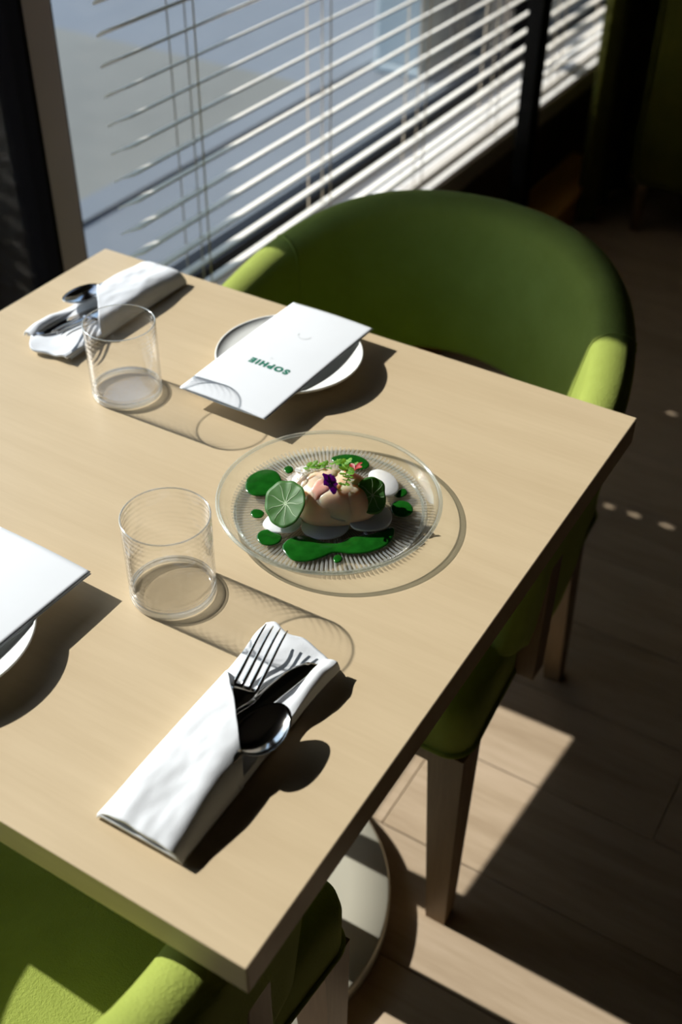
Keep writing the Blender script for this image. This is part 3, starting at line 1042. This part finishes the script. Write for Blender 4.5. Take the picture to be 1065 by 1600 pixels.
for lb, pts, zo in RAD:
    cc = Vector((sum(p[0] for p in pts) / len(pts), sum(p[1] for p in pts) / len(pts), 0))
    d = (CR - cc).normalized()
    puddle('radish_slice', pts, 0.0022, 'radish', lb, 'radish', ZP + zo, 'white radish slices around the fish', 0.0010,
           warp=lambda x, y, d=d: 0.18 * (x * d.x + y * d.y) + 0.0005 * math.sin(x * 200))

E1 = Vector((0.855, 0.518, 0)).normalized(); E2 = Vector((-0.518, 0.855, 0)).normalized()
def mound_h(a, b):
    rho = math.sqrt((a / 0.050) ** 2 + (b / 0.039) ** 2)
    if rho >= 1:
        return None
    return 0.036 * (1 - rho ** 3.2) ** 0.75
fishm = thing('raw_fish_mound', 'mound of translucent peach raw fish slices in the middle of the glass plate', 'fish', (PC[0] + 0.006, PC[1] - 0.002, ZP + 0.0012))
def dome(name, ca, cb, sa, sb, h, z0, mat, parent, seed, rot=0.0, amp=0.10, p=3.0, thin=None):
    nr, ns = 16, 56
    vs, fs = [], []
    cr, sr = math.cos(rot), math.sin(rot)
    def P(r, k):
        an = 2 * PI * k / ns
        wob = 1 + amp * noise.noise(Vector((math.cos(an) * 1.3 + seed, math.sin(an) * 1.3, seed)))
        x0, y0 = r * sa * wob * math.cos(an), r * sb * wob * math.sin(an)
        a = ca + x0 * cr - y0 * sr; b = cb + x0 * sr + y0 * cr
        v = E1 * a + E2 * b
        z = z0(a, b) if callable(z0) else z0
        z += h * max(0.0, 1 - r ** p) ** 0.7
        z += 0.0032 * noise.noise(v * 60 + Vector((seed, 0, 0))) * (1 if h > 0.01 else 0.4) * (1 - r ** 8)
        return Vector((v.x, v.y, z))
    vs.append(P(0, 0))
    for i in range(1, nr + 1):
        for k in range(ns):
            vs.append(P((i / nr) ** 0.8, k))
    for k in range(ns):
        k2 = (k + 1) % ns
        fs.append((0, 1 + k, 1 + k2))
        for i in range(nr - 1):
            fs.append((1 + i * ns + k, 1 + (i + 1) * ns + k, 1 + (i + 1) * ns + k2, 1 + i * ns + k2))
    fs.append(tuple(1 + (nr - 1) * ns + k for k in range(ns))[::-1])
    return mesh_obj(name, vs, fs, mat, parent, True)
dome('tartare', 0, 0, 0.049, 0.038, 0.036, 0.0, 'fish', fishm, 1.7, 0, 0.10, 3.2)
def over(a, b):
    h = mound_h(a, b)
    return (h if h is not None else 0.0) - 0.0015
for i, (a, b, sa, sb, rot, mt) in enumerate([(-0.016, -0.014, 0.017, 0.010, 0.9, 'fish_pink'), (0.012, -0.022, 0.024, 0.013, 0.2, 'fish'), (0.026, 0.006, 0.018, 0.012, -0.5, 'fish'),
                                            (-0.012, 0.012, 0.024, 0.012, 0.3, 'fish'), (-0.032, 0.004, 0.012, 0.009, 1.2, 'fish')]):
    dome('fish_slice', a, b, sa, sb, 0.0034, over, mt, fishm, 3.3 + i * 2.7, rot, 0.5, 3.0)
FB = Vector((PC[0] + 0.006, PC[1] - 0.002, ZP))
def on_mound(dx, dy, lift=0.0):
    """a point on the mound's surface, dx, dy from the plate middle"""
    v = Vector((dx - 0.006, dy + 0.002, 0))
    h = mound_h(v.dot(E1), v.dot(E2)) or 0.0
    return Vector((PC[0] + dx, PC[1] + dy, ZP + h + 0.0035 + lift))

# nasturtium leaves
def nasturtium(center, up, right, r, label, lobes=9, cut=False):
    t = thing('nasturtium_leaf', label, 'leaf', tuple(center), 0, 'round nasturtium leaves')
    up = Vector(up).normalized()
    right = Vector(right); right = (right - up * right.dot(up)).normalized()
    nrm = right.cross(up)
    vs, fs = [], []
    nr, ns = 8, 72
    def P(rr, an):
        edge = 1 + 0.014 * math.cos(lobes * an + 0.6) + 0.05 * math.cos(2 * an + 1.0) + 0.03 * math.sin(3 * an)
        if cut:
            edge *= 1 - 0.25 * max(0, math.cos(an - 0.2)) ** 6
        q = right * (rr * r * 0.88 * edge * math.cos(an)) + up * (rr * r * 1.05 * edge * math.sin(an))
        dep = 0.0004 * rr ** 2 * math.cos(lobes * an) - 0.0014 * (1 - rr) + 0.0010 * rr ** 2 * math.cos(an * 2)
        return q + nrm * dep
    for s in (0, 1):
        base = len(vs)
        off = nrm * (-0.0004 * s)
        vs.append(P(0, 0) + off)
        for i in range(1, nr + 1):
            for k in range(ns):
                vs.append(P(i / nr, 2 * PI * k / ns) + off)
        for k in range(ns):
            k2 = (k + 1) % ns
            f = (base, base + 1 + k, base + 1 + k2); fs.append(f if s == 0 else f[::-1])
            for i in range(nr - 1):
                f = (base + 1 + i * ns + k, base + 1 + (i + 1) * ns + k, base + 1 + (i + 1) * ns + k2, base + 1 + i * ns + k2)
                fs.append(f if s == 0 else f[::-1])
    K = 1 + nr * ns
    for k in range(ns):
        k2 = (k + 1) % ns
        a = 1 + (nr - 1) * ns
        fs.append((a + k, K + a + k, K + a + k2, a + k2))
    mesh_obj('blade', vs, fs, 'nasturtium', t, True)
    vb, vf = [], []
    for k in range(lobes):
        an = (2 * PI * k - 0.6) / lobes + 0.06
        m = 7
        for i in range(m + 1):
            rr = 0.02 + 0.86 * i / m
            p = P(rr, an + 0.05 * math.sin(i)) + nrm * 0.00025
            tg = (right * -math.sin(an) + up * math.cos(an)).normalized() * lerp(0.00042, 0.00014, i / m)
            b = len(vb)
            vb += [p - tg, p + nrm * 0.00018, p + tg]
            if i:
                vf += [(b - 3, b - 2, b + 1, b), (b - 2, b - 1, b + 2, b + 1)]
    mesh_obj('veins', vb, vf, 'vein', t, True)
    st = [P(0.0, 0) - nrm * 0.0004, P(0.0, 0) - nrm * 0.006 - up * 0.002, P(0.0, 0) - nrm * 0.010 - up * 0.006]
    tube('stalk', st, 0.0007, 'herb', t, 6)
    return t
nasturtium((PC[0] - 0.0225, PC[1] - 0.0475, ZT + 0.0320), (-0.30, 0.75, 0.50), (0.80, 0.40, 0.35), 0.0245, 'sunlit round nasturtium leaf with pale veins leaning on the fish', 9)
nasturtium((PC[0] + 0.0465, PC[1] + 0.0080, ZT + 0.0335), (-0.012, 0.030, 0.030), (0.80, 0.20, -0.35), 0.0185, 'shaded green nasturtium leaf on the right flank of the fish', 7, True)

# flowers and herbs
def petal_fan(t, name, mat, n, size, width, tilt, jitter, seed, split=False):
    rnd = random.Random(seed)
    for k in range(n):
        an = 2 * PI * k / n + rnd.uniform(-jitter, jitter)
        d = Vector((math.cos(an), math.sin(an), 0)); s = Vector((-d.y, d.x, 0))
        tl = tilt + rnd.uniform(-0.25, 0.25)
        vs, fs = [], []
        m = 6
        for i in range(m + 1):
            f = i / m
            w = width * math.sin(PI * min(0.93, f * 0.80 + 0.12)) * (1 + 0.08 * rnd.uniform(-1, 1))
            c = d * (size * f * math.cos(tl)) + Vector((0, 0, size * f * math.sin(tl) - 0.25 * size * f * f * (0.5 + tl)))
            for q in (-1, -0.4, 0.4, 1):
                vs.append(c + s * (w * q) + Vector((0, 0, 0.10 * size * abs(q) + 0.0003 * rnd.uniform(-1, 1))))
        for i in range(m):
            for q in range(3):
                a = i * 4 + q
                fs.append((a, a + 1, a + 5, a + 4))
        mesh_obj(name, vs, fs, mat, t, True)
def flower(p, rx, ry, label, mat, n, size, width, tilt, seed, jitter=0.12):
    t = thing('edible_flower', label, 'flower', tuple(p), 0, 'edible flowers on the fish')
    t.rotation_euler = (rx, ry, seed)
    petal_fan(t, 'petal', mat, n, size, width, tilt, jitter, seed)
    lathe('centre', [(0, 0.0012), (0.0007, 0.0009), (0.0008, 0.0), (0, -0.0004)], 'yellow', t, 10)
    return t
flower(on_mound(0.0100, -0.0150, 0.0022), math.radians(38), 0.1, 'dark purple pansy flower on the front of the fish', 'petal_purple', 5, 0.0130, 0.0058, 0.20, 2)
flower(on_mound(0.0180, 0.0200, 0.0030), math.radians(25), 0.0, 'small red flower on the right of the fish top', 'petal_red', 5, 0.0115, 0.0032, 0.35, 5)
for k, (dx, dy, up, w3) in enumerate(((-0.035, -0.010, 0.003, 'lowest white blossom left on the fish'), (-0.029, -0.006, 0.006, 'highest white blossom left on the fish'), (-0.028, -0.015, 0.002, 'white blossom nearest the lit round leaf'))):
    flower(on_mound(dx, dy, up), math.radians(20 - 25 * k), math.radians(-15 + 20 * k), w3, 'petal_white', 5, 0.0092, 0.0042, 0.35, 7 + k)

def sprig(p, direction, label, n, ln, size, seed):
    t = thing('herb_sprig', label, 'herb', tuple(p), 0, 'small herb sprigs on the fish')
    rnd = random.Random(seed)
    d = Vector(direction).normalized()
    side = Vector((-d.y, d.x, 0)).normalized()
    pts = [d * (ln * (i / 6 - 0.5)) + Vector((0, 0, 0.0012 + 0.0025 * math.sin(PI * i / 6))) for i in range(7)]
    tube('stem', pts, 0.0005, 'herb', t, 6)
    for k in range(n):
        f = (k + 0.5) / n
        base = d * (ln * (f - 0.5)) + Vector((0, 0, 0.0012 + 0.0025 * math.sin(PI * f)))
        sg = 1 if k % 2 else -1
        an = rnd.uniform(0.5, 1.2) * sg
        ld = (d * math.cos(an) + side * math.sin(an) + Vector((0, 0, rnd.uniform(0.0, 0.7)))).normalized()
        ls = ld.cross(Vector((rnd.uniform(-0.3, 0.3), rnd.uniform(-0.3, 0.3), 1))).normalized()
        L = size * rnd.uniform(0.75, 1.25)
        vs, fs = [], []
        outline = [(0, 0.05), (0.25, 0.30), (0.42, 0.20), (0.60, 0.42), (0.72, 0.22), (0.86, 0.25), (1.0, 0.02)]
        for x, wd in outline:
            c = base + ld * (L * x)
            vs += [c - ls * (L * wd), c + Vector((0, 0, 0.0004)), c + ls * (L * wd)]
        for i in range(len(outline) - 1):
            a = i * 3
            fs += [(a, a + 1, a + 4, a + 3), (a + 1, a + 2, a + 5, a + 4)]
        mesh_obj('leaflet', vs, fs, 'herb', t, False)
    return t
sprig(on_mound(-0.020, 0.004, 0.001), (0.8, 0.5, 0), 'green herb sprig next to the white blossoms', 9, 0.024, 0.0080, 11)
sprig(on_mound(0.000, 0.022, 0.001), (0.9, 0.2, 0), 'green herb sprig at the back of the fish top', 8, 0.024, 0.0090, 12)
sprig(on_mound(0.014, 0.012, 0.001), (0.3, -0.9, 0), 'green herb sprig beside the red flower', 8, 0.020, 0.0085, 13)
sprig(on_mound(0.022, 0.000, 0.000), (0.2, -1.0, 0), 'green herb sprig hanging above the shaded leaf', 7, 0.018, 0.0070, 14)

# ------------------------------------------------------------------ far side of the room
post = box('steel_post', -0.018, 0.018, -0.026, 0.026, 0, ZC, 'black_metal', None, bev=0.002)
post.location = (0.045, 1.445, 0)
tag(post, 'slim black upright steel post behind the green chair', 'post')

def curtain(y0, y1, label):
    t = thing('window_curtain', label, 'curtain', (0.0, (y0 + y1) / 2, 0.0))
    n = 160
    vs, fs = [], []
    rows = 12
    for j in range(rows + 1):
        z = lerp(0.015, 2.58, j / rows)
        for i in range(n + 1):
            f = i / n
            ph = f * (y1 - y0) / 0.135 * 2 * PI
            x = 0.042 * math.sin(ph + 0.25 * math.sin(z * 2 + f * 9)) * (0.85 + 0.2 * math.sin(f * 31)) + 0.035
            y = (f - 0.5) * (y1 - y0) + 0.012 * math.sin(2 * ph)
            vs.append(Vector((x, y, z)))
    W = n + 1
    for j in range(rows):
        for i in range(n):
            a = j * W + i
            fs.append((a, a + 1, a + W + 1, a + W))
    o = mesh_obj('fabric', vs, fs, 'olive', t, True)
    md = o.modifiers.new('thickness', 'SOLIDIFY'); md.thickness = 0.003; md.offset = 0
    tube('rod', [(0.035, -(y1 - y0) / 2 - 0.05, 2.60), (0.035, (y1 - y0) / 2 + 0.05, 2.60)], 0.012, 'black_metal', t, 12)
    return t
curtain(1.95, 3.30, 'dark olive curtain hanging in folds at the end of the window')

def armchair():
    t = thing('lounge_armchair', 'dark olive upholstered armchair in the shadows by the curtain', 'armchair', (0.50, 2.36, 0))
    box('seat', -0.27, 0.27, -0.24, 0.32, 0.14, 0.42, 'olive', t, bev=0.03, seg=4, smooth=True)
    box('backrest', -0.34, 0.34, -0.36, -0.245, 0.14, 0.80, 'olive', t, bev=0.03, seg=4, smooth=True)
    for s in (-1, 1):
        box('armrest', s * 0.31 - 0.035, s * 0.31 + 0.035, -0.24, 0.32, 0.14, 0.60, 'olive', t, bev=0.028, seg=4, smooth=True)
    tube('piping', [(-0.338, -0.356, 0.17), (-0.338, -0.356, 0.77)], 0.006, 'olive', t, 8)
    for sx in (-1, 1):
        for sy in (-0.33, 0.29):
            lathe('leg', [(0, 0), (0.014, 0), (0.022, 0.13), (0.022, 0.145), (0, 0.145)], 'leg', t, 16, center=(sx * 0.31, sy, 0))
    return t
armchair()

# things outside
pl = thing('render_pillar', 'pale pillar standing outside beyond the blind', 'pillar', (-1.33, 3.48, GZ))
box('shaft', -0.11, 0.11, -0.15, 0.15, 0.04, 2.6, 'pale_cyan', pl, bev=0.01)
box('plinth', -0.12, 0.12, -0.16, 0.16, 0, 0.04, 'pale_cyan', pl, bev=0.01)
dk = thing('dark_kiosk', 'dark clad kiosk outside beside the pale pillar', 'kiosk', (-1.0, 3.95, GZ))
box('body', -0.16, 0.16, -0.45, 0.6, 0.0, 2.3, 'dark_ext', dk, bev=0.01)
for k in range(3):
    box('batten', -0.15 + k * 0.12, -0.11 + k * 0.12, -0.48, -0.45, 0.02, 2.25, 'rust' if k == 2 else 'dark_ext', dk, bev=0.004)
box('roof_slab', -0.19, 0.19, -0.5, 0.65, 2.3, 2.38, 'dark_ext', dk, bev=0.01)
